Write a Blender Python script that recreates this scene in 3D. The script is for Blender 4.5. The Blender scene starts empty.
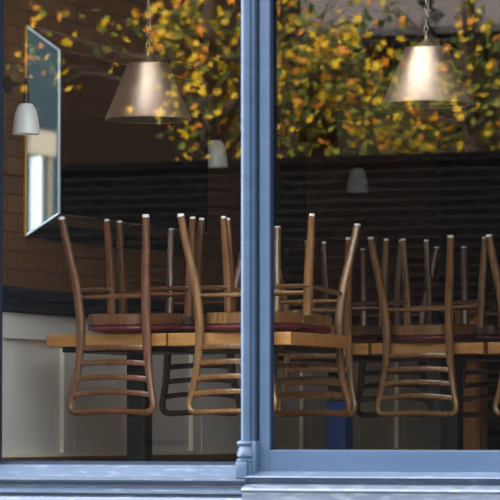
import bpy, bmesh, math, random
from mathutils import Vector, Matrix
random.seed(7)
PI = math.pi
sc = bpy.context.scene
C = sc.collection

# ------------------------------------------------------------------ camera
F = 3600.0                       # focal length in pixels of the 500 px frame
YAW = math.radians(22.0)         # turned to the left of the street's normal
PITCH = math.atan(180.0 / F)     # eye level lies at row 430
CAM = Vector((5.507, -12.63, 0.36))
cd = bpy.data.cameras.new('camera'); cam = bpy.data.objects.new('camera', cd); C.objects.link(cam)
cd.sensor_width = 36; cd.lens = F / 500 * 36; cd.clip_end = 200
cam.location = CAM; cam.rotation_euler = (PI / 2 + PITCH, 0, YAW)
cd.dof.use_dof = True; cd.dof.focus_distance = 14.9; cd.dof.aperture_fstop = 9.0
sc.camera = cam
RM = cam.rotation_euler.to_matrix()
def at(px, py, x=None, y=None, z=None):
    """world point seen at a pixel, on the plane x=, y= or z="""
    d = RM @ Vector((px - 250, 250 - py, -F))
    if y is not None: t = (y - CAM.y) / d.y
    elif x is not None: t = (x - CAM.x) / d.x
    else: t = (z - CAM.z) / d.z
    return CAM + d * t

# ------------------------------------------------------------------ light
w = bpy.data.worlds.new('sky'); sc.world = w; w.use_nodes = True
nt = w.node_tree; bg = nt.nodes['Background']
tc = nt.nodes.new('ShaderNodeTexCoord'); sp = nt.nodes.new('ShaderNodeSeparateXYZ')
rp = nt.nodes.new('ShaderNodeValToRGB')
rp.color_ramp.elements[0].position = 0.0; rp.color_ramp.elements[0].color = (1.0, .98, .95, 1)
rp.color_ramp.elements[1].position = 0.6; rp.color_ramp.elements[1].color = (.86, .92, 1.0, 1)
nt.links.new(tc.outputs['Generated'], sp.inputs[0]); nt.links.new(sp.outputs['Z'], rp.inputs[0])
nt.links.new(rp.outputs[0], bg.inputs[0])
mr = nt.nodes.new('ShaderNodeMapRange')          # sky shaped brighter left of the shop, darker right, to light from the left
for i_, v_ in ((1, -1), (2, 1), (3, 12.4), (4, 2.9)): mr.inputs[i_].default_value = v_
nt.links.new(sp.outputs['X'], mr.inputs[0]); nt.links.new(mr.outputs[0], bg.inputs[1])
sl = bpy.data.lights.new('sun', 'SUN'); sl.energy = 27; sl.angle = math.radians(.6); sl.color = (1, .93, .80)
so = bpy.data.objects.new('sun', sl); C.objects.link(so)
so.rotation_euler = Vector((.10, -1.0, -.5)).to_track_quat('-Z', 'Y').to_euler()
sc.view_settings.view_transform = 'Standard'; sc.view_settings.look = 'None'
sc.view_settings.gamma = 1; sc.view_settings.use_curve_mapping = False
sc.view_settings.exposure = 0.0

# ------------------------------------------------------------------ materials
def mat(name, col, rough=.5, metal=0, spec=.5, coat=0):
    m = bpy.data.materials.new(name); m.use_nodes = True
    b = m.node_tree.nodes['Principled BSDF']
    b.inputs['Base Color'].default_value = (*col, 1); b.inputs['Roughness'].default_value = rough
    b.inputs['Metallic'].default_value = metal; b.inputs['Specular IOR Level'].default_value = spec
    b.inputs['Coat Weight'].default_value = coat; b.inputs['Coat Roughness'].default_value = .22
    return m
def noisy(name, c1, c2, scale=6, stretch=(1, 1, 1), rough=.5, metal=0, bump=0, detail=4, coat=0, lo=.35, hi=.65, spec=.5):
    m = mat(name, c1, rough, metal, spec, coat); n = m.node_tree; b = n.nodes['Principled BSDF']
    t = n.nodes.new('ShaderNodeTexCoord'); mp = n.nodes.new('ShaderNodeMapping'); mp.inputs['Scale'].default_value = stretch
    no = n.nodes.new('ShaderNodeTexNoise'); no.inputs['Scale'].default_value = scale; no.inputs['Detail'].default_value = detail
    r = n.nodes.new('ShaderNodeValToRGB')
    r.color_ramp.elements[0].position = lo; r.color_ramp.elements[0].color = (*c1, 1)
    r.color_ramp.elements[1].position = hi; r.color_ramp.elements[1].color = (*c2, 1)
    n.links.new(t.outputs['Object'], mp.inputs[0]); n.links.new(mp.outputs[0], no.inputs['Vector'])
    n.links.new(no.outputs['Fac'], r.inputs[0]); n.links.new(r.outputs[0], b.inputs['Base Color'])
    if bump:
        bp = n.nodes.new('ShaderNodeBump'); bp.inputs['Strength'].default_value = bump; bp.inputs['Distance'].default_value = .004
        n.links.new(no.outputs['Fac'], bp.inputs['Height']); n.links.new(bp.outputs[0], b.inputs['Normal'])
    return m
def brick(name, c1, c2, mortar, axis, w=.215, h=.075, rough=.8, bump=.4, msize=.01):
    """brick texture on a wall; axis: the world axis ('x' or 'y') that runs along the wall"""
    m = mat(name, c1, rough); n = m.node_tree; b = n.nodes['Principled BSDF']
    g = n.nodes.new('ShaderNodeNewGeometry'); s = n.nodes.new('ShaderNodeSeparateXYZ'); k = n.nodes.new('ShaderNodeCombineXYZ')
    n.links.new(g.outputs['Position'], s.inputs[0])
    n.links.new(s.outputs['X' if axis == 'x' else 'Y'], k.inputs[0]); n.links.new(s.outputs['Z'], k.inputs[1])
    t = n.nodes.new('ShaderNodeTexBrick'); t.inputs['Scale'].default_value = 1
    t.inputs['Brick Width'].default_value = w; t.inputs['Row Height'].default_value = h
    t.inputs['Mortar Size'].default_value = msize; t.inputs['Mortar Smooth'].default_value = .3
    t.inputs['Color1'].default_value = (*c1, 1); t.inputs['Color2'].default_value = (*c2, 1); t.inputs['Mortar'].default_value = (*mortar, 1)
    n.links.new(k.outputs[0], t.inputs['Vector']); n.links.new(t.outputs['Color'], b.inputs['Base Color'])
    bp = n.nodes.new('ShaderNodeBump'); bp.inputs['Strength'].default_value = bump; bp.inputs['Distance'].default_value = .01; bp.invert = True
    n.links.new(t.outputs['Fac'], bp.inputs['Height']); n.links.new(bp.outputs[0], b.inputs['Normal'])
    return m
M = {}
wst = (14, 14, 1.2)
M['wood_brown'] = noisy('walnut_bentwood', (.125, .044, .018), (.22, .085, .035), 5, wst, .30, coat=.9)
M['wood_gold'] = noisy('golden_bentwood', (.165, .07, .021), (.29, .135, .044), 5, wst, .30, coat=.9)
M['wood_shaded'] = noisy('shaded_bentwood', (.075, .03, .013), (.13, .055, .023), 5, wst, .34, coat=.6)  # shade on the far chairs put into a darker wood colour
M['tabletop'] = noisy('oak_tabletop', (.40, .17, .042), (.55, .265, .075), 4, (1.2, 12, 12), .42, coat=.1)
M['burgundy'] = noisy('burgundy_leather', (.11, .011, .026), (.16, .018, .036), 30, rough=.42, bump=.1)
M['iron'] = mat('black_iron', (.012, .012, .015), .45)
M['glide'] = mat('white_glide', (.78, .76, .72), .35)
M['brass'] = noisy('aged_brass', (.74, .51, .38), (.82, .61, .49), 9, (1, 1, .35), .48, 1)
M['brass_in'] = mat('shade_lining', (.03, .03, .025), .6)
M['steel'] = mat('chain_metal', (.45, .38, .30), .35, 1)
M['porcelain'] = mat('white_porcelain', (.96, .96, .96), .25)
M['mirror'] = mat('mirror_glass', (.86, .90, .90), .015, 1)
M['gilt'] = mat('gilt_edge', (.55, .27, .06), .4, .6)
M['mirror_edge'] = mat('mirror_edge', (.42, .52, .58), .38, 1)
M['panel'] = noisy('grey_panel_paint', (.72, .69, .665), (.76, .73, .71), 3, rough=.5)
M['panel_lit'] = mat('lit_panel_edge', (.88, .80, .62), .45)  # panel edges catching window light, the brightness put into a paler colour
M['navy'] = noisy('navy_leather', (.007, .011, .022), (.011, .017, .03), 12, rough=.5, spec=.2)
M['skirting'] = noisy('skirting_wood', (.12, .07, .035), (.19, .11, .055), 5, (8, 1, 8), .5)
M['floor'] = noisy('floorboards', (.34, .20, .10), (.44, .27, .14), 4, (8, 1, 8), .5)
M['ceiling'] = mat('ceiling_paint', (.40, .33, .26), .8)
M['wall_brown'] = brick('brown_glazed_brick', (.13, .060, .026), (.17, .078, .034), (.085, .042, .022), 'y', .2, .08, .55, .3, .006)
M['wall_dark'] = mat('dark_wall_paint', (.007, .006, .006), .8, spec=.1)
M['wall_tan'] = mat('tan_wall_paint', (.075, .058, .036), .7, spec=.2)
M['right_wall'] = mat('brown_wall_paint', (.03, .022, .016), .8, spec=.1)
M['cabinet'] = noisy('orange_cabinet_wood', (.55, .25, .07), (.70, .34, .10), 3, (12, 12, 1), .45)
M['pale_box'] = mat('pale_card', (.5, .45, .38), .6)
M['blue_patch'] = mat('blue_patch', (.015, .075, .27), .4)
def paint(name, c, c2, wear, amount):
    m = noisy(name, c, c2, 3, (1, 1, 6), .30)
    n = m.node_tree; b = n.nodes['Principled BSDF']; src = b.inputs['Base Color'].links[0].from_socket
    t = n.nodes.new('ShaderNodeTexCoord'); mp = n.nodes.new('ShaderNodeMapping'); mp.inputs['Scale'].default_value = (6, 6, 40)
    no = n.nodes.new('ShaderNodeTexNoise'); no.inputs['Scale'].default_value = 2.2; no.inputs['Detail'].default_value = 8
    r = n.nodes.new('ShaderNodeValToRGB'); r.color_ramp.elements[0].position = amount; r.color_ramp.elements[1].position = amount + .1
    mx = n.nodes.new('ShaderNodeMix'); mx.data_type = 'RGBA'; mx.inputs[7].default_value = (*wear, 1)
    n.links.new(t.outputs['Object'], mp.inputs[0]); n.links.new(mp.outputs[0], no.inputs['Vector']); n.links.new(no.outputs['Fac'], r.inputs[0])
    n.links.new(r.outputs[0], mx.inputs[0]); n.links.new(src, mx.inputs[6]); n.links.new(mx.outputs[2], b.inputs['Base Color'])
    bp = n.nodes.new('ShaderNodeBump'); bp.inputs['Strength'].default_value = .25; bp.inputs['Distance'].default_value = .003
    n.links.new(no.outputs['Fac'], bp.inputs['Height']); n.links.new(bp.outputs[0], b.inputs['Normal'])
    return m
M['blue'] = paint('blue_gloss_paint', (.040, .072, .130), (.050, .084, .145), (.14, .17, .22), .72)
M['blue_sill'] = paint('weathered_blue_sill', (.064, .092, .142), (.085, .113, .163), (.13, .16, .21), .55)
M['blue_worn'] = paint('worn_pale_blue', (.085, .108, .15), (.115, .14, .185), (.155, .18, .22), .5)
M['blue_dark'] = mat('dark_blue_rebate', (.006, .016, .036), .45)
# glass pane: clear, with the mirror reflection of its two faces
g = bpy.data.materials.new('window_glass'); g.use_nodes = True; n = g.node_tree; n.nodes.clear()
o_ = n.nodes.new('ShaderNodeOutputMaterial'); mx = n.nodes.new('ShaderNodeMixShader'); tr = n.nodes.new('ShaderNodeBsdfTransparent')
gl = n.nodes.new('ShaderNodeBsdfGlossy'); gl.inputs['Roughness'].default_value = 0.0; tr.inputs[0].default_value = (.97, .985, .98, 1)
mx.inputs[0].default_value = .06
n.links.new(tr.outputs[0], mx.inputs[1]); n.links.new(gl.outputs[0], mx.inputs[2]); n.links.new(mx.outputs[0], o_.inputs[0])
M['glass'] = g
M['render'] = noisy('facade_render', (.30, .27, .24), (.36, .32, .29), 2, rough=.9)
M['pavement'] = noisy('pavement_stone', (.20, .195, .19), (.28, .27, .26), 3, rough=.9)
M['street_brick'] = brick('dark_street_brick', (.010, .008, .008), (.016, .012, .011), (.048, .042, .04), 'x')
M['far_grey'] = brick('grey_brick_front', (.135, .115, .115), (.155, .13, .13), (.18, .155, .15), 'x', msize=.012)
M['far_brown'] = brick('brown_brick_front', (.015, .007, .004), (.02, .009, .005), (.013, .008, .006), 'x')
for _k in ('far_brown', 'street_brick'): M[_k].node_tree.nodes['Principled BSDF'].inputs['Specular IOR Level'].default_value = .12
M['far_brown_paint'] = mat('dim_brown_shopfront', (.022, .017, .012), .8, spec=.1)
M['far_dark'] = mat('dark_shopfront', (.008, .008, .01), .4)
M['bark'] = noisy('bark', (.035, .022, .014), (.07, .045, .03), 12, (1, 1, .3), .9)
def leaf(name, c):
    m = bpy.data.materials.new(name); m.use_nodes = True; q = m.node_tree; b = q.nodes['Principled BSDF']
    b.inputs['Base Color'].default_value = (*c, 1); b.inputs['Roughness'].default_value = .6
    t = q.nodes.new('ShaderNodeBsdfTranslucent'); t.inputs[0].default_value = (*c, 1)
    x = q.nodes.new('ShaderNodeMixShader'); x.inputs[0].default_value = .35
    q.links.new(b.outputs[0], x.inputs[1]); q.links.new(t.outputs[0], x.inputs[2]); q.links.new(x.outputs[0], q.nodes['Material Output'].inputs[0])
    return m
LEAF = [leaf('leaf_yellow', (.88, .55, .012)), leaf('leaf_orange', (.82, .30, .015)), leaf('leaf_olive', (.24, .23, .012)), leaf('leaf_green', (.05, .085, .012))]

# ------------------------------------------------------------------ mesh helpers
def obj(name, bm, m, parent=None, smooth=True, loc=None):
    me = bpy.data.meshes.new(name)
    bmesh.ops.recalc_face_normals(bm, faces=bm.faces[:])
    bm.to_mesh(me); bm.free()
    for q in (m if isinstance(m, list) else [m]): me.materials.append(q)
    if smooth:
        for p in me.polygons: p.use_smooth = True
        me.set_sharp_from_angle(angle=math.radians(38))
    o = bpy.data.objects.new(name, me); C.objects.link(o)
    if parent: o.parent = parent
    if loc is not None: o.location = loc
    return o
def tag(o, label, cat=None, group=None, kind=None):
    o['label'] = label
    if cat: o['category'] = cat
    if group: o['group'] = group
    if kind: o['kind'] = kind
    return o
def thing(name, label, cat, loc=(0, 0, 0), rotz=0, group=None):
    o = bpy.data.objects.new(name, None); C.objects.link(o); o.empty_display_size = .1
    o.location = loc; o.rotation_euler = (0, 0, rotz); return tag(o, label, cat, group)
def struct(name, bm, m, smooth=False):
    o = obj(name, bm, m, None, smooth); o['kind'] = 'structure'; return o
def box(bm, x0, x1, y0, y1, z0, z1, bev=0, mi=0):
    vs = [bm.verts.new((x, y, z)) for x in (x0, x1) for y in (y0, y1) for z in (z0, z1)]
    fs = [bm.faces.new([vs[i] for i in f]) for f in ((0, 1, 3, 2), (4, 6, 7, 5), (0, 4, 5, 1), (2, 3, 7, 6), (0, 2, 6, 4), (1, 5, 7, 3))]
    for f in fs: f.material_index = mi
    if bev:
        es = list({e for f in fs for e in f.edges})
        bmesh.ops.bevel(bm, geom=es, offset=bev, segments=2, affect='EDGES', profile=.5)
def spline(pts, n=6):
    """Catmull-Rom through tuples of any length"""
    out = []; P = [pts[0]] + list(pts) + [pts[-1]]
    for i in range(1, len(P) - 2):
        for k in range(n):
            t = k / n; r = []
            for a, b, c, d in zip(P[i - 1], P[i], P[i + 1], P[i + 2]):
                r.append(.5 * (2 * b + (c - a) * t + (2 * a - 5 * b + 4 * c - d) * t * t + (3 * b - a - 3 * c + d) * t ** 3))
            out.append(tuple(r))
    out.append(tuple(pts[-1])); return out
def tube(bm, pts, up=(0, 1, 0), seg=12, power=2.0):
    """sweep; each point is (x, y, z, r_side, r_up); power > 2 squares the section"""
    rings = []; up = Vector(up)
    for i, p in enumerate(pts):
        a = Vector(pts[max(0, i - 1)][:3]); b = Vector(pts[min(len(pts) - 1, i + 1)][:3])
        t = (b - a).normalized(); s = t.cross(up)
        if s.length < 1e-4: s = t.cross(Vector((1, 0, 0)))
        s.normalize(); u = s.cross(t).normalized(); c = Vector(p[:3]); ring = []
        for k in range(seg):
            q = 2 * PI * (k + .5) / seg; cx, cy = math.cos(q), math.sin(q)
            cx = math.copysign(abs(cx) ** (2 / power), cx); cy = math.copysign(abs(cy) ** (2 / power), cy)
            ring.append(bm.verts.new(c + s * cx * p[3] + u * cy * p[4]))
        rings.append(ring)
    for r0, r1 in zip(rings, rings[1:]):
        for k in range(seg): bm.faces.new((r0[k], r0[(k + 1) % seg], r1[(k + 1) % seg], r1[k]))
    bm.faces.new(rings[0]); bm.faces.new(rings[-1])
def lathe(bm, prof, seg=40, cx=0, cy=0, close=False):
    rings = [[bm.verts.new((cx + r * math.cos(2 * PI * k / seg), cy + r * math.sin(2 * PI * k / seg), z)) for k in range(seg)] for r, z in prof]
    pr = list(zip(rings, rings[1:])) + ([(rings[-1], rings[0])] if close else [])
    for a, b in pr:
        for k in range(seg): bm.faces.new((a[k], a[(k + 1) % seg], b[(k + 1) % seg], b[k]))
    if not close:
        for rg, (r, z) in ((rings[0], prof[0]), (rings[-1], prof[-1])):
            if r > 1e-5: bm.faces.new(rg)
def extrude_x(bm, prof, x0, x1):
    a = [bm.verts.new((x0, y, z)) for y, z in prof]; b = [bm.verts.new((x1, y, z)) for y, z in prof]; n = len(prof)
    for i in range(n): bm.faces.new((a[i], a[(i + 1) % n], b[(i + 1) % n], b[i]))
    bm.faces.new(a); bm.faces.new(b[::-1])
def extrude_y(bm, prof, y0, y1):
    a = [bm.verts.new((x, y0, z)) for x, z in prof]; b = [bm.verts.new((x, y1, z)) for x, z in prof]; n = len(prof)
    for i in range(n): bm.faces.new((a[i], a[(i + 1) % n], b[(i + 1) % n], b[i]))
    bm.faces.new(a); bm.faces.new(b[::-1])
def B(): return bmesh.new()
def copy_tree(o, parent=None):
    c = o.copy(); C.objects.link(c); c.parent = parent
    for ch in list(o.children): copy_tree(ch, c)
    return c

# ------------------------------------------------------------------ room shell
XW = -1.15            # left wall face
YB = 6.7              # back wall face
XR = 4.6              # right wall face
ZC = 3.3              # ceiling
WL = at(3, 300, y=.03).x         # left edge of the left pane
WR = 2.45                       # right edge of the right pane
SILL = .2
bm = B(); box(bm, XW - .2, XR + .2, .1, YB + .2, -.2, 0); struct('floor', bm, M['floor'])
bm = B(); box(bm, XW - .2, XR + .2, .1, YB + .2, ZC, ZC + .2); struct('ceiling', bm, M['ceiling'])
bm = B(); box(bm, XW - .2, XW, .1, YB, 0, ZC); struct('wall_left', bm, M['wall_brown'])
bm = B(); box(bm, XR, XR + .2, .1, YB, 0, ZC); struct('wall_right', bm, M['right_wall'])
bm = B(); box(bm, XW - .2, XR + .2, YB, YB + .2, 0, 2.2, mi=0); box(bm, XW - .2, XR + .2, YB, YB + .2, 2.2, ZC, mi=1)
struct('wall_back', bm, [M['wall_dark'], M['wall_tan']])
# shop facade round the window opening, raised three storeys high to shade the street wall
bm = B()
ZT = 3.1
box(bm, -13, WL - .06, -.1, .1, -1.1, 9.9); box(bm, WR + .12, 12, -.1, .1, -1.1, 9.9)
box(bm, WL - .06, WR + .12, -.1, .1, ZT, 9.9); box(bm, WL - .06, WR + .12, -.03, .1, -1.1, .02)
struct('wall_front', bm, M['render'])
bm = B(); box(bm, -30, 30, -40, -.1, -1.3, -1.1); struct('pavement', bm, M['pavement'])
# dado along the left wall: recessed grey panels between raised stiles
bm = B()
box(bm, XW, XW + .02, .1, YB, .245, .856, mi=0)
box(bm, XW, XW + .042, .1, YB, .745, .856, .003, 0)
box(bm, XW, XW + .040, .1, YB, .245, .262, mi=1)
k = -1
while 1.59 + .72 * k < YB - .12:
    y0 = 1.59 + .72 * k
    if y0 > .1: box(bm, XW + .019, XW + .038, y0 + .004, y0 + .11, .262, .745, 0, 0); box(bm, XW + .019, XW + .040, y0, y0 + .005, .262, .745, 0, 1); box(bm, XW + .019, XW + .040, y0 + .108, y0 + .112, .262, .745, 0, 1)
    k += 1
struct('trim_1', bm, [M['panel'], M['panel_lit']])
bm = B(); extrude_y(bm, [(XW, .856), (XW + .07, .862), (XW + .075, .90), (XW + .05, .908), (XW + .055, .914), (XW + .05, .955), (XW + .03, .965), (XW, .965)], .1, YB)
tag(struct('trim_2', bm, M['navy'], True), 'dark navy padded rail along the top of the grey wall panelling')
bm = B(); box(bm, XW, XW + .05, .1, YB, 0, .245, .004); struct('baseboard_left', bm, M['skirting'])
bm = B(); box(bm, WL - .3, WR + .2, .1, .62, 0, .232, .004); tag(struct('trim_3', bm, M['skirting']), 'low brown timber window board behind the glass')
# dim piers on the left wall beyond the mirror
bm = B()
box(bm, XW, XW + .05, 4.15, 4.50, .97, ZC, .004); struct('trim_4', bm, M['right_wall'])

# ------------------------------------------------------------------ shopfront joinery
cx = at(246, 400, y=-.055).x
def wx(px, y=0.0): return at(px, 400, y=y).x
def wz(py, px=250, y=0.0): return at(px, py, y=y).z
# left pane
win = bpy.data.objects.new('window_1', None); C.objects.link(win); win['kind'] = 'structure'
bm = B(); box(bm, WL - .06, WL, -.03, .03, .1, ZT, .003); box(bm, WL - .06, cx, -.05, .06, ZT - .05, ZT, .003)
obj('window_frame', bm, M['blue_dark'], win, False)
bm = B(); box(bm, WL, wx(250), .012, .018, wz(462), ZT - .05); obj('glass_pane', bm, M['glass'], win, False)
bm = B(); extrude_x(bm, [(.05, .1), (.05, wz(461, 120)), (.02, wz(461, 120)), (-.004, wz(464, 120)), (-.02, wz(465, 120)), (-.03, .1)], WL - .06, wx(252)); obj('bottom_bead', bm, M['blue_dark'], win)
# right pane
win = bpy.data.objects.new('window_2', None); C.objects.link(win); win['kind'] = 'structure'
xs0, xs1, xs2 = wx(259.5, -.03), wx(269.6, -.03), wx(272.6, 0)
zr = wz(450.5, 380, -.03)
bm = B()
box(bm, xs0, xs1, -.03, .013, SILL - .02, ZT, .002); box(bm, xs1, WR, -.03, .05, SILL - .02, zr, .002)
box(bm, xs0, WR, -.03, .05, ZT - .08, ZT, .002); box(bm, WR - .05, WR + .05, -.03, .05, SILL - .02, ZT, .002)
obj('window_frame', bm, M['blue'], win, False)
bm = B(); box(bm, xs1, xs1 + .004, -.022, .0055, zr, ZT - .08, .001); box(bm, xs1, WR - .05, .0, .03, zr - .01, zr + .003, .001)
obj('glazing_bead', bm, M['blue_dark'], win, False)
bm = B(); box(bm, xs1 + .001, WR - .05, .006, .012, zr - .01, ZT - .08); obj('glass_pane', bm, M['glass'], win, False)
bm = B(); box(bm, WR + .04, WR + .12, -.1, .1, .1, ZT, .004); tag(struct('trim_5', bm, M['blue']), 'blue painted post closing the shopfront on the right')
# colonnette mullion with its turned base
cy = -.055
bm = B(); r = .0195
z = lambda py: wz(py, 246, cy)
prof = [(r, ZT - .001), (r, z(441)), (.025, z(440.5)), (.034, z(441.5)), (.036, z(443.5)), (.032, z(445.5)), (.026, z(446.5)), (.029, z(449)), (.035, z(453)), (.035, z(456)),
        (.028, z(458.2)), (.036, z(459)), (.036, z(461)), (.031, z(462))]
prof += [(.031, z(474))]
lathe(bm, prof, 32, cx, cy)
box(bm, cx - .024, cx + .022, cy - .048, cy + .03, z(478), z(461.5), .003)
xa, xb, xc = wx(250.6, -.04), wx(254.6, -.04), wx(259.6, -.03)
box(bm, xa - .02, xb, -.045, .05, SILL - .02, ZT, .004)
box(bm, cx - .014, xa, -.045, .05, SILL - .02, ZT, .002)
box(bm, cx + .01, cx + .045, -.07, .0, z(474), z(441), .003)
tag(struct('trim_6', bm, M['blue'], True), 'slim blue turned column with ringed base between the two panes')
bm = B(); box(bm, xb, xs0, -.012, .05, SILL - .02, ZT); tag(struct('trim_7', bm, M['blue_dark']), 'groove beside the column, its shade painted dark blue')  # shade in the groove put into a dark blue colour
# sills
zz = lambda py: wz(py, 120, -.06)
bm = B()
extrude_x(bm, [(.09, .02), (.09, zz(466)), (-.03, zz(465)), (-.045, zz(468)), (-.085, zz(475)), (-.095, zz(476)), (-.097, zz(480)), (-.085, zz(482)), (-.06, zz(484)), (-.06, zz(487)), (-.08, zz(488.5)),
               (-.105, zz(491)), (-.105, zz(493)), (-.085, zz(494)), (-.085, zz(496)), (-.11, zz(497)), (-.12, zz(503)), (-.12, -1.1), (.09, -1.1)], WL - .06, wx(245, -.1))
tag(struct('trim_8', bm, M['blue_sill'], False), 'stepped pale blue sill moulding under the left pane')
zz = lambda py: wz(py, 380, -.06)
bm = B()
extrude_x(bm, [(.09, .02), (.09, zz(472.5)), (-.03, zz(472)), (-.06, zz(474)), (-.10, zz(476.5)), (-.105, zz(478)), (-.09, zz(480)), (-.075, zz(484)), (-.10, zz(485.5)),
               (-.135, zz(488.5)), (-.14, zz(491)), (-.13, zz(493)), (-.13, -1.1), (.09, -1.1)], wx(245, -.1), WR + .12)
o = struct('trim_9', bm, M['blue_sill'], False); tag(o, 'worn pale blue sill under the right pane')
o.data.materials.append(M['blue_worn'])
for p in o.data.polygons:
    if p.center.z < zz(484.5): p.material_index = 1

# ------------------------------------------------------------------ wall mirror
def make_mirror():
    y0, y1 = 1.27, 3.12; D = .115; Wb = .10
    t = at(22, 25, x=XW).z; b = at(22, 236, x=XW).z
    root = thing('wall_mirror', 'long wall mirror with angled mirrored borders on the brown left wall', 'mirror', (XW, (y0 + y1) / 2, (t + b) / 2))
    hy, hz = (y1 - y0) / 2, (t - b) / 2; e = .002
    O = [(e, -hy, hz), (e, hy, hz), (e, hy, -hz), (e, -hy, -hz)]
    I = [(D, -hy + Wb, hz - Wb), (D, hy - Wb, hz - Wb), (D, hy - Wb, -hz + Wb), (D, -hy + Wb, -hz + Wb)]
    bm = B(); v = [bm.verts.new(p) for p in O + I] 
    bm.faces.new(v[:4]); bm.faces.new(v[4:])
    for i in range(4): bm.faces.new((v[i], v[(i + 1) % 4], v[(i + 1) % 4 + 4], v[i + 4]))
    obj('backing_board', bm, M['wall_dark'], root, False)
    def slab(pts, th=.004):
        q = [Vector(p) for p in pts]; nn = (q[1] - q[0]).cross(q[3] - q[0]).normalized()
        if nn.x < 0: nn = -nn
        bm = B(); a = [bm.verts.new(p) for p in q]; c = [bm.verts.new(p + nn * th) for p in q]
        bm.faces.new(a); bm.faces.new(c)
        for i in range(4): bm.faces.new((a[i], a[(i + 1) % 4], c[(i + 1) % 4], c[i]))
        return bm
    obj('mirror_pane', slab([(p[0] + .0005, p[1], p[2]) for p in I]), M['mirror'], root, False)
    for i in range(4):
        j = (i + 1) % 4
        obj('frame_strip', slab([O[i], O[j], I[j], I[i]]), M['mirror'], root, False)
    # bright arrises along the strip edges and dark diagonal rods imitating a reflection
    bm = B()
    for i in range(4):
        for a, c in ((O[i], O[(i + 1) % 4]), (I[i], I[(i + 1) % 4]), (O[i], I[i])):
            tube(bm, [(*a, .005, .005), (*c, .005, .005)], seg=6, up=(1, .3, .2))
    obj('frame_edging', bm, M['mirror_edge'], root)
    bm = B(); tube(bm, [(e + .002, -hy - .004, -hz, .008, .008), (e + .002, -hy - .004, hz, .008, .008)], seg=8, up=(1, 0, 0)); obj('gilt_edge', bm, M['gilt'], root)
    bm = B(); tube(bm, [(I[0][0] + .001, I[0][1], I[3][2], .007, .011), (I[0][0] + .001, I[0][1], I[0][2], .007, .011)], seg=8, up=(1, 1, 0)); obj('bright_bevel', bm, M['mirror_edge'], root)
    for a, c in ((O[0], I[0]), (O[3], I[3])):
        bm = B(); tube(bm, [(a[0] + .002, a[1], a[2], .007, .009), (c[0] + .002, c[1], c[2], .007, .009)], seg=8, up=(1, 1, 0)); obj('bright_bevel', bm, M['mirror_edge'], root)
    yj = 2.14 - (y0 + y1) / 2
    for s in (1, -1):
        bm = B(); tube(bm, [(e + .006, yj, s * hz, .004, .004), (D + .006, yj, s * (hz - Wb), .004, .004)], seg=6)
        obj('reflected_line', bm, M['iron'], root)
make_mirror()

# ------------------------------------------------------------------ wall sconces
def make_sconce():
    t = thing('wall_sconce', 'white bell-shaped wall sconce nearest the window, left of the mirror', 'wall lamp', (XW, 1.11, 1.83), 0)
    bm = B(); lathe(bm, [(0, 0), (.04, 0), (.04, .008), (.03, .016), (.012, .02), (0, .02)], 24)
    bmesh.ops.rotate(bm, verts=bm.verts[:], cent=(0, 0, 0), matrix=Matrix.Rotation(PI / 2, 3, 'Y')); obj('wall_plate', bm, M['iron'], t)
    bm = B(); tube(bm, [(.01, 0, 0, .005, .005), (.085, 0, 0, .005, .005)], up=(0, 0, 1)); obj('arm', bm, M['iron'], t)
    bm = B(); lathe(bm, [(.0, .03), (.007, .026), (.009, .01), (.007, 0), (.011, -.012), (.014, -.03), (.012, -.055), (.014, -.066), (.018, -.084), (.0, -.087)], 20, .085); obj('lamp_holder', bm, M['iron'], t)
    bm = B()
    out = spline([(.012, -.080), (.030, -.087), (.045, -.115), (.053, -.155), (.060, -.212)], 5)
    inn = [(max(r - .003, .002), z - .002) for r, z in out][::-1]; inn[0] = (out[-1][0] - .003, out[-1][1])
    lathe(bm, out + inn, 32, .085, 0, close=True); obj('lamp_shade', bm, M['porcelain'], t)
    return t
s0 = make_sconce()
s0.location = at(8, 85, x=XW)
zsc = s0.location.z
for y, lb in ((3.20, 'dim white wall sconce beyond the far end of the mirror'), (5.15, 'farthest dim white wall sconce, high over the dark chairs')):
    s = copy_tree(s0); s.location = (XW, y, zsc); s['label'] = lb

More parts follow.
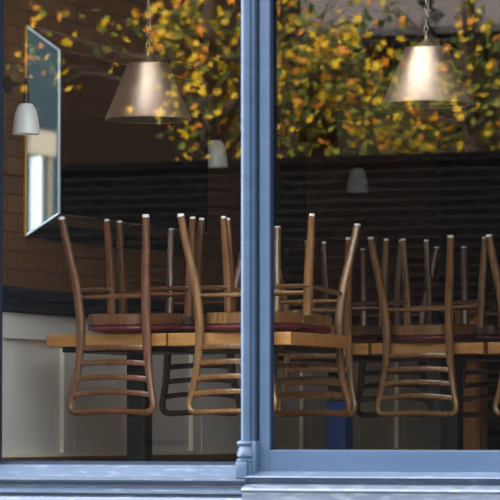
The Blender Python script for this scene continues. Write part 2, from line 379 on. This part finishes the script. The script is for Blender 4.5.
# ------------------------------------------------------------------ pendant lamps
def make_pendant(px, yr, yt, half, halft, label, group=None):
    y = 1.40; p = at(px, yr, y=y); q = at(px + half, yr, y=y)
    dep = (p - CAM).dot(Vector((-math.sin(YAW), math.cos(YAW), 0))); s = dep / F
    R, Rt, H = half * s, halft * s, (yr - yt) * s
    t = thing('pendant_lamp', label, 'pendant lamp', p, 0, group)
    bm = B(); th = .003
    lathe(bm, [(R, 0), (R + .002, .004), (R - .001, .009), (Rt + .003, H - .008), (Rt + .004, H - .003), (Rt, H), (.03, H + .003), (.03, H), (Rt - .002, H - .006), (R - .0025, .006), (R - .002, 0)], 64, close=True)
    obj('lamp_shade', bm, M['brass'], t)
    bm = B(); lathe(bm, [(R - .0032, .0005), (R - .0105, .002), (Rt - .007, H - .012), (.031, H - .010), (.031, H - .007), (Rt - .0045, H - .008)], 64, close=True); obj('shade_lining', bm, M['brass_in'], t)
    bm = B(); lathe(bm, [(0, H + .002), (.040, H + .003), (.034, H + .012), (.018, H + .022), (.010, H + .034), (.007, H + .046), (0, H + .05)], 28); obj('top_cap', bm, M['brass'], t)
    bm = B(); lathe(bm, [(0, H), (.018, H - .002), (.02, H - .06), (0, H - .062)], 20); obj('bulb_socket', bm, M['iron'], t)
    bm = B(); lathe(bm, [(0, H - .06), (.013, H - .065), (.03, H - .10), (.028, H - .125), (0, H - .14)], 20); obj('bulb', bm, M['porcelain'], t)
    zc = ZC - p.z; L = .022
    bm = B(); zq = H + .055; i = 0
    while zq < zc - .03:
        pts = []
        for k in range(13):
            a = 2 * PI * k / 12; u = .0065 * math.cos(a); v = (.0145) * math.sin(a)
            pts.append(((u if i % 2 else 0), (0 if i % 2 else u), zq + v, .0019, .0019))
        tube(bm, pts, up=(0, 1, 0) if i % 2 else (1, 0, 0), seg=6); zq += L; i += 1
    obj('chain', bm, M['steel'], t)
    bm = B(); pts = []; nn = 60
    for k in range(nn + 1):
        f = k / nn; a = f * 26; rr = .010 * min(1, f * 12) * min(1, (1 - f) * 8)
        if f < .09: rr = .022 * math.sin(PI * f / .09) + .004
        pts.append((-rr * math.cos(a), rr * math.sin(a), H + .045 + f * (zc - H - .06), .0022, .0022))
    tube(bm, spline(pts, 2), up=(0, 1, 0), seg=6); obj('flex_cord', bm, M['steel'], t)
    bm = B()
    tube(bm, [(-.03, 0, H + .10, .0035, .0035), (.05, 0, H + .150, .002, .002)], seg=8); obj('cord_clip', bm, M['iron'], t)
    bm = B(); lathe(bm, [(0, zc), (.05, zc), (.045, zc - .02), (.01, zc - .035), (0, zc - .035)], 24); obj('ceiling_rose', bm, M['brass'], t)
make_pendant(148, 120.0, 63, 43, 20.5, 'brass cone pendant lamp on the left, in front of the mirror')
make_pendant(426.5, 104.5, 47, 44.5, 21, 'brass cone pendant lamp hanging on the right, above the clear second-row chair')

# ------------------------------------------------------------------ tables
TT = .76
def make_table(label):
    t = thing('cafe_table', label, 'table')
    W, D = .545, .70
    bm = B(); box(bm, -W / 2, W / 2, 0, D, -.053, 0, .004); obj('tabletop', bm, M['tabletop'], t, False)
    bm = B(); box(bm, -W / 2 + .05, W / 2 - .05, .05, D - .05, -.075, -.053, .002); obj('under_frame', bm, M['iron'], t, False)
    bm = B(); box(bm, -.043, .043, D / 2 - .043, D / 2 + .043, -TT + .03, -.075, .006); obj('pedestal', bm, M['iron'], t, False)
    bm = B(); box(bm, -.2, .2, D / 2 - .2, D / 2 + .2, -TT, -TT + .03, .008); obj('base_plate', bm, M['iron'], t, False)
    return t
tg = []
t0 = make_table('oak-topped cafe table at the left end, beside the grey wall panels')
def put_table(t, pxc, y): t.location = (at(pxc, 345, y=y).x, y, TT)
Y1, Y2 = 1.035, 3.0
put_table(t0, 105.7, Y1)
tb = copy_tree(t0); tb['label'] = 'oak-topped cafe table by the window, behind the blue column'; put_table(tb, 229, Y1 - .01)
tcn = copy_tree(t0); tcn['label'] = 'cafe table in the second row with a blue patch on its pedestal'; put_table(tcn, 313, Y2)
td = copy_tree(t0); td['label'] = 'cafe table in the second row under the right-hand upturned chair'; put_table(td, 427, Y2)
te = copy_tree(t0); te['label'] = 'cafe table cut by the right edge of the window view'; put_table(te, 545, Y2)
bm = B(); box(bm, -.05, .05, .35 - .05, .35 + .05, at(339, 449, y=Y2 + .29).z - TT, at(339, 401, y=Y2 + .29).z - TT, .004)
tag(obj('patch', bm, M['blue_patch'], tcn, False), 'blue patch')  # unidentified blue patch, modelled as a box round the pedestal

# ------------------------------------------------------------------ chairs
SH = .49      # feet to the crown of the cushion
def make_chair():
    t = thing('bistro_chair', '', 'chair')
    wd = M['wood_brown']
    # back legs and top rail: one bent hoop
    side = [(.195, -.245, .010, .0155, .0145), (.183, -.222, .12, .0175, .016), (.163, -.19, .27, .0195, .017), (.154, -.172, .40, .020, .018), (.153, -.168, .47, .0195, .018),
            (.157, -.170, .56, .0175, .0165), (.168, -.177, .66, .0155, .015), (.184, -.187, .74, .0145, .014), (.193, -.192, .775, .014, .014)]
    hoop = [(.190, -.195, .797, .014, .014), (.176, -.197, .810, .0135, .014), (.150, -.1985, .8145, .013, .014), (.07, -.202, .811, .0125, .014), (0, -.203, .809, .0125, .014)]
    right = side + hoop
    left = [(-p[0], *p[1:]) for p in right[:-1]][::-1]
    bm = B(); tube(bm, spline(right + left, 5), seg=14, power=2.2); obj('back_hoop', bm, wd, t)
    for s in (1, -1):
        bm = B()
        tube(bm, spline([(s * .203, .180, .010, .013, .013), (s * .196, .181, .12, .0155, .015), (s * .186, .178, .27, .0175, .0165), (s * .182, .172, .42, .0185, .0175)], 5), seg=12, power=3)
        lg = obj('front_leg', bm, wd, t)
        bm = B(); lathe(bm, [(0, 0), (.010, 0), (.012, .004), (.012, .012), (0, .012)], 16, s * .203, .180); obj('glide', bm, M['glide'], lg)
    hoop_o = t.children[0]
    for s in (1, -1):
        bm = B(); lathe(bm, [(0, 0), (.012, 0), (.0145, .004), (.0145, .013), (0, .013)], 16, s * .195, -.245); obj('glide', bm, M['glide'], hoop_o)
    # slats, bowed backwards and slightly arched
    for zq, hw in ((.549, .157), (.614, .163), (.678, .171), (.743, .184)):
        yb = -.170 - max(0, (zq - .56)) * .10; ar = .004 + (zq - .549) * .055
        pts = [(u * hw, yb - .022 * (1 - u * u), zq - ar * (1 - u * u), .0065, .0115) for u in [i / 8 - 1 for i in range(17)]]
        bm = B(); tube(bm, pts, up=(0, 0, 1), seg=10, power=3); obj('slat', bm, wd, t)
    # seat frame: rounded trapezoid ring with a dished underside
    def outline(k, n=48):
        o = []
        for i in range(n):
            a = 2 * PI * i / n; c, s_ = math.cos(a), math.sin(a); e = 2 / 3.6
            x = math.copysign(abs(c) ** e, c); y = math.copysign(abs(s_) ** e, s_)
            hw = .172 + .022 * y
            o.append((x * (hw - k), y * (.185 - k) + .005))
        return o
    def stack(levels, cap0=True, cap1=True):
        bm = B(); rings = []
        for k, zq in levels: rings.append([bm.verts.new((x, y, zq)) for x, y in outline(k)])
        for a, b in zip(rings, rings[1:]):
            for i in range(len(a)): bm.faces.new((a[i], a[(i + 1) % len(a)], b[(i + 1) % len(a)], b[i]))
        if cap0: bm.faces.new(rings[0])
        if cap1: bm.faces.new(rings[-1])
        return bm
    bm = stack([(.03, .405), (.006, .406), (.001, .410), (0, .430), (.001, .450), (.006, .455), (.02, .456)]); obj('seat_frame', bm, wd, t)
    bm = stack([(.010, .4565), (.003, .459), (.001, .465), (.003, .472), (.015, .479), (.045, .486), (.09, .4895), (.13, .490)]); obj('seat_cushion', bm, M['burgundy'], t)
    # stretchers
    zr = .335
    def rung(a, b, r=.0085):
        mid = tuple((p + q) / 2 for p, q in zip(a, b)); bm = B()
        tube(bm, spline([(*a, r * .8, r * .8), (*mid, r * 1.1, r * 1.15), (*b, r * .8, r * .8)], 4), up=(0, 0, 1), seg=10); return bm
    obj('stretcher', rung((-.158, -.183, zr), (.158, -.183, zr)), wd, t)
    obj('stretcher', rung((-.185, .176, zr - .01), (.185, .176, zr - .01)), wd, t)
    for s in (1, -1): obj('stretcher', rung((s * .161, -.186, zr - .03), (s * .187, .178, zr - .035)), wd, t)
    return t
proto = make_chair()
def place(ch, px, ypost, face, yaw=0.0, wood='wood_brown', label=''):
    """chair upside down on a table: its back posts stand at depth ypost, seen at column px; face=+1 when its back is to the street"""
    xp = at(px, 330, y=ypost).x
    a = math.radians(yaw) + (0 if face > 0 else PI); tilt = math.radians(1.8)
    R = Matrix.Rotation(a, 3, 'Z') @ Matrix.Rotation(tilt, 3, 'X') @ Matrix.Rotation(PI, 3, 'Y')
    off = R @ Vector((0, -.168, SH)); crown = R @ Vector((0, -.05, SH))
    ch.location = (xp - off.x, ypost - off.y, TT - crown.z + .001)
    ch.rotation_euler = (-tilt, PI, a); ch['label'] = label
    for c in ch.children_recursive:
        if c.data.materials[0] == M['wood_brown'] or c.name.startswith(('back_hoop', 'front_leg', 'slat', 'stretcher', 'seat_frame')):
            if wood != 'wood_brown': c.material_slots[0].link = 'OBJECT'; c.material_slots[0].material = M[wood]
spots = [
    (113.5, .995, 1, -3, 'wood_brown', 'brown bentwood chair upturned on the leftmost table, back to the street'),
    (233.5, 0.985, 1, -3, 'wood_gold', 'golden-brown upturned chair half hidden by the blue column, back to the street'),
    (199, 1.775, -1, -7, 'wood_shaded', 'shadowed upturned chair facing the street from the far side of the leftmost tables'),
    (307, 1.775, -1, -7, 'wood_gold', 'upturned chair on the far side of the table just right of the blue column'),
    (318, 2.945, 1, -3, 'wood_gold', 'upturned second-row chair above the blue-patched pedestal, back to the street'),
    (418, 2.95, 1, -2, 'wood_gold', 'upturned second-row chair standing clear in the middle of the right pane, back to the street'),
    (392, 3.735, -1, -5, 'wood_shaded', 'dark upturned chair on the far side of the second-row table, left of the clear one'),
    (494, 3.735, -1, -5, 'wood_shaded', 'dark upturned far-side chair in front of the orange wooden cabinet'),
    (537, 2.945, 1, -2, 'wood_gold', 'upturned chair of which only one leg shows at the right edge'),
]
for i, (px, yp, fc, yw, wd, lb) in enumerate(spots):
    place(proto if i == 0 else copy_tree(proto), px, yp, fc, yw, wd, lb)

# ------------------------------------------------------------------ back of the room
p0, p1 = at(455, 400, y=6.2), at(479, 400, y=6.2)
ctop = at(470, 309, y=6.2).z
t = thing('wooden_cabinet', 'narrow orange wooden cabinet against the dark back wall at the right', 'cabinet', ((p0.x + p1.x) / 2, 6.35, 0))
hw = (p1.x - p0.x) / 2
bm = B(); box(bm, -hw, hw, -.15, .0, .04, ctop - .02, .003); obj('carcass', bm, M['cabinet'], t, False)
bm = B(); box(bm, -hw - .01, hw + .01, -.165, .01, ctop - .02, ctop, .003); obj('worktop', bm, M['cabinet'], t, False)
bm = B(); box(bm, -hw + .008, hw - .008, -.168, -.151, .07, ctop - .14, .003); dr = obj('door', bm, M['cabinet'], t, False)
bm = B(); box(bm, -hw + .008, hw - .008, -.168, -.151, ctop - .13, ctop - .03, .003); dw = obj('drawer', bm, M['cabinet'], t, False)
bm = B(); lathe(bm, [(0, 0), (.005, 0), (.005, .01), (.011, .016), (.009, .023), (0, .024)], 16)
bmesh.ops.rotate(bm, verts=bm.verts[:], cent=(0, 0, 0), matrix=Matrix.Rotation(PI / 2, 3, 'X')); bmesh.ops.translate(bm, verts=bm.verts[:], vec=(0, -.168, ctop - .08)); obj('knob', bm, M['iron'], dw)
bm = B(); box(bm, -hw, hw, -.14, -.01, 0, .04); obj('plinth', bm, M['iron'], t, False)
bm = B(); a, b = at(462, 300, y=6.2), at(479, 300, y=6.2); cxx = (a.x + b.x) / 2; q = (b.x - a.x) / 2
box(bm, -q, q, -.05, .05, 0, .026, .003); box(bm, -q - .003, q + .003, -.053, .053, .026, .034, .002)
tag(obj('flat_box', bm, M['pale_box'], None, False, (cxx, 6.27, ctop)), 'pale flat box lying on top of the orange wooden cabinet', 'box')

# ------------------------------------------------------------------ across the street (seen in the glass)
def rat(px, py, Y):
    """point at y=-Y whose reflection in the window shows at the pixel"""
    p = at(px, py, y=Y); return Vector((p.x, -Y, p.z))
WY = 14.0; wt = rat(330, 156, WY).z
bm = B(); box(bm, -22, 3.5, -WY - .3, -WY, -1.1, wt - .06); box(bm, -22, 3.5, -WY - .34, -WY + .04, wt - .06, wt, .01)
tag(obj('brick_wall', bm, M['street_brick'], None, False), 'long dark brick boundary wall across the street, reflected in the glass', 'wall')
# buildings behind the wall
BY = 24.0
xl = rat(300, 30, BY).x; zb = rat(400, 36, BY).z
t = thing('grey_building', 'grey brick building with a dark ground floor, reflected top right', 'building', (xl + 6, -BY, -1.1))
bm = B(); box(bm, -6, 10, -5, 0, zb + 1.1, 12); obj('upper_wall', bm, M['far_grey'], t, False)
bm = B(); box(bm, -5.9, 10, -4.8, -.9, 0, zb + 1.1); obj('ground_floor', bm, M['far_brown_paint'], t, False)
bm = B(); box(bm, -6.1, 10, -.3, .12, zb + 1.1, zb + 1.18); obj('string_course', bm, M['far_dark'], t, False)
for i in range(5):
    bm = B(); box(bm, -4.5 + i * 2.6, -3.4 + i * 2.6, -.02, .03, zb + 2.6, zb + 4.4); obj('window', bm, M['far_dark'], t, False)
t = thing('brown_building', 'dark brown brick building reflected behind the left lamp', 'building', (xl - 5.4, -BY - 1, -1.1))
bm = B(); box(bm, -7, 5, -5, 0, 0, 11); obj('front_wall', bm, M['far_brown'], t, False)
for i in range(4):
    bm = B(); box(bm, -6 + i * 2.8, -4.9 + i * 2.8, -.02, .04, 6.6, 8.4); obj('window', bm, M['far_dark'], t, False)

lp = rat(425, 27, BY - .25); k_ = .0105
t = thing('wall_lantern', 'small black bell lantern on a bracket, reflected above the right pendant lamp', 'lantern', lp)
bm = B(); lathe(bm, [(.01, 10 * k_), (.03, 9 * k_), (.09, -9 * k_), (.095, -10 * k_), (0, -9.5 * k_)], 20); obj('lantern_hood', bm, M['far_dark'], t)
bm = B(); tube(bm, [(0, 0, 9 * k_, .012, .012), (0, 0, 22 * k_, .012, .012)], up=(1, 0, 0)); tube(bm, [(0, 0, 22 * k_, .012, .012), (0, -.25, 22 * k_, .012, .012)], up=(0, 0, 1)); obj('bracket', bm, M['far_dark'], t)
bm = B(); lathe(bm, [(0, 20 * k_), (.05, 20.5 * k_), (.095, 26 * k_), (.1, 28 * k_), (0, 28.5 * k_)], 20); obj('bracket_cap', bm, M['far_dark'], t)
# terrace farther right, its shopfront shows in the near border of the mirror
M['teal'] = mat('teal_shopfront', (.006, .018, .023), .7, spec=.05); M['tan_sign'] = mat('tan_fascia', (.16, .12, .08), .6); M['white_post'] = mat('white_post', (.5, .52, .5), .5)
t = thing('teal_building', 'dark teal terrace front with a white post, seen in the left border of the mirror', 'building', (33, -24, -1.1))
bm = B(); box(bm, -25.4, 18, -5, 0, 0, 9.6); obj('front_wall', bm, M['teal'], t, False)
bm = B(); box(bm, 5.42, 6.28, 0, .1, 6.25, 6.67); obj('fascia', bm, M['tan_sign'], t, False)
bm = B(); box(bm, 5.58, 5.75, 0, .12, 0, 6.2); obj('post', bm, M['white_post'], t, False)
bm = B(); box(bm, 6.12, 6.16, 0, .08, 0, 6.2); obj('post', bm, M['tan_sign'], t, False)
bm = B(); box(bm, 12.01, 60, 0, .1, -1.1, 21); box(bm, 12.01, 60, .1, 6, 20, 21); struct('wall_sun_block', bm, M['render'])  # unseen tall wall, added to keep the sun off the teal terrace

# tree
def branch(bm, a, b, r0, r1, seg=7, wob=.12):
    a, b = Vector(a), Vector(b); L = (b - a).length; pts = []
    for i in range(5):
        f = i / 4; p = a.lerp(b, f) + Vector([random.uniform(-1, 1) * wob * L * .25 * math.sin(PI * f) for _ in range(3)])
        r = r0 + (r1 - r0) * f; pts.append((*p, r, r))
    sp_ = spline(pts, 3); tube(bm, sp_, up=(.3, .9, .1), seg=seg); return [Vector(p[:3]) for p in sp_]
def add_leaf(bm, p, size, mi):
    nrm = Vector((random.gauss(0, .6), random.gauss(.7, .5), random.gauss(.6, .5))).normalized()
    u = nrm.orthogonal().normalized(); u.rotate(Matrix.Rotation(random.uniform(0, 2 * PI), 3, nrm)); v = nrm.cross(u)
    pr = [1, .45, .9, .40, .72, .28, .34, .28, .72, .40, .9, .45]    # lobed maple outline
    vs = [bm.verts.new(p + (u * math.cos(2 * PI * i / 12) + v * math.sin(2 * PI * i / 12)) * size * .5 * k + nrm * (.12 * size * (k - .6) * random.uniform(.5, 1.5))) for i, k in enumerate(pr)]
    f = bm.faces.new(vs); f.material_index = mi
def make_tree(label, base, top, blobs, nleaf, weights):
    root = thing('maple_tree', label, 'tree', base)
    bt = B(); tr_pts = branch(bt, (0, 0, 0), top, .13, .05, 10, .06); obj('trunk', bt, M['bark'], root)
    bb, bl = B(), B(); tot = sum(b[3] for b in blobs)
    for (px, py, Y, wgt, rad, wts) in blobs:
        c = rat(px, py, Y) - Vector(base)
        st = min(tr_pts[6:], key=lambda q: (q - c).length + abs(q.z - (c.z - .6)))
        pts = branch(bb, st, c, .032, .010, 6, .25)
        tips = []
        for k in range(7):
            q = c + Vector([random.gauss(0, rad * .7) for _ in range(3)]); tw = branch(bb, pts[random.randint(6, len(pts) - 1)], q, .010, .003, 5, .3); tips += tw[4:]
        for k in range(int(nleaf * wgt / tot)):
            q = random.choice(tips) + Vector([random.gauss(0, .10 + .12 * rad) for _ in range(3)])
            add_leaf(bl, q, random.uniform(.07, .145), random.choices(range(4), wts or weights)[0])
    obj('branches', bb, M['bark'], root); o = obj('foliage', bl, LEAF, root, False)
random.seed(11)
base = rat(187, 300, 15.6); base.z = -1.1
Yw = (4, 1.6, 4, 3.5); Gw = (1.8, .9, 5, 5)
blobs = []
for px, py, wgt, rad in [(170, 15, 1, .25), (200, 30, 1.2, .3), (225, 10, 1, .25), (185, 55, .7, .25), (215, 75, 1, .3), (230, 110, 1, .3), (195, 100, .6, .25), (160, 35, .5, .25), (235, 50, 1, .3), (205, 130, .6, .25), (185, 150, .5, .3), (40, 30, .35, .3), (25, 60, .3, .25),
                         (285, 15, 1.4, .3), (310, 30, .9, .3), (290, 60, 1.6, .35), (320, 75, 1.5, .35), (285, 100, 1.4, .35), (330, 110, 1.5, .35), (300, 130, 1.2, .3), (350, 60, 1, .35), (345, 22, .35, .3), (372, 35, .25, .3)]:
    blobs.append((px, py, random.uniform(14.8, 16.4), wgt, rad, Yw if py < 70 or px < 240 else (2.6, 1.2, 5, 5)))
make_tree('yellow-leaved maple tree behind the street wall, reflected between the two lamps', base, rat(215, -120, 15.6) - base, blobs, 1900, Yw)
base = rat(480, 300, 18.3); base.z = -1.1
blobs = []
for px, py, wgt, rad in [(370, 85, 1, .35), (360, 130, 1.2, .35), (400, 130, 1.3, .3), (430, 140, 1.2, .3), (450, 95, 1.1, .35), (475, 70, 1.1, .35), (490, 110, 1, .35), (465, 130, 1, .3), (495, 140, .8, .3), (395, 95, .8, .35), (464, 22, .45, .2), (410, 62, .5, .25), (385, 8, .2, .2), (505, 55, .6, .3), (520, 90, .8, .4)]:
    blobs.append((px, py, random.uniform(17.6, 19.0), wgt, rad, Gw if 60 < py < 120 else Yw))
make_tree('olive and yellow leaved maple tree reflected at the right of the glass', base, rat(470, -100, 18.3) - base, blobs, 1500, Gw)


# repeats share a group
for o in C.objects:
    if o.parent is None and 'label' in o:
        for k, gname in (('bistro_chair', 'upturned bentwood chairs on the tables'), ('cafe_table', 'oak-topped cafe tables'), ('wall_sconce', 'white wall sconces along the left wall'),
                         ('pendant_lamp', 'brass cone pendant lamps'), ('maple_tree', 'maple trees reflected in the glass')):
            if o.name.startswith(k): o['group'] = gname
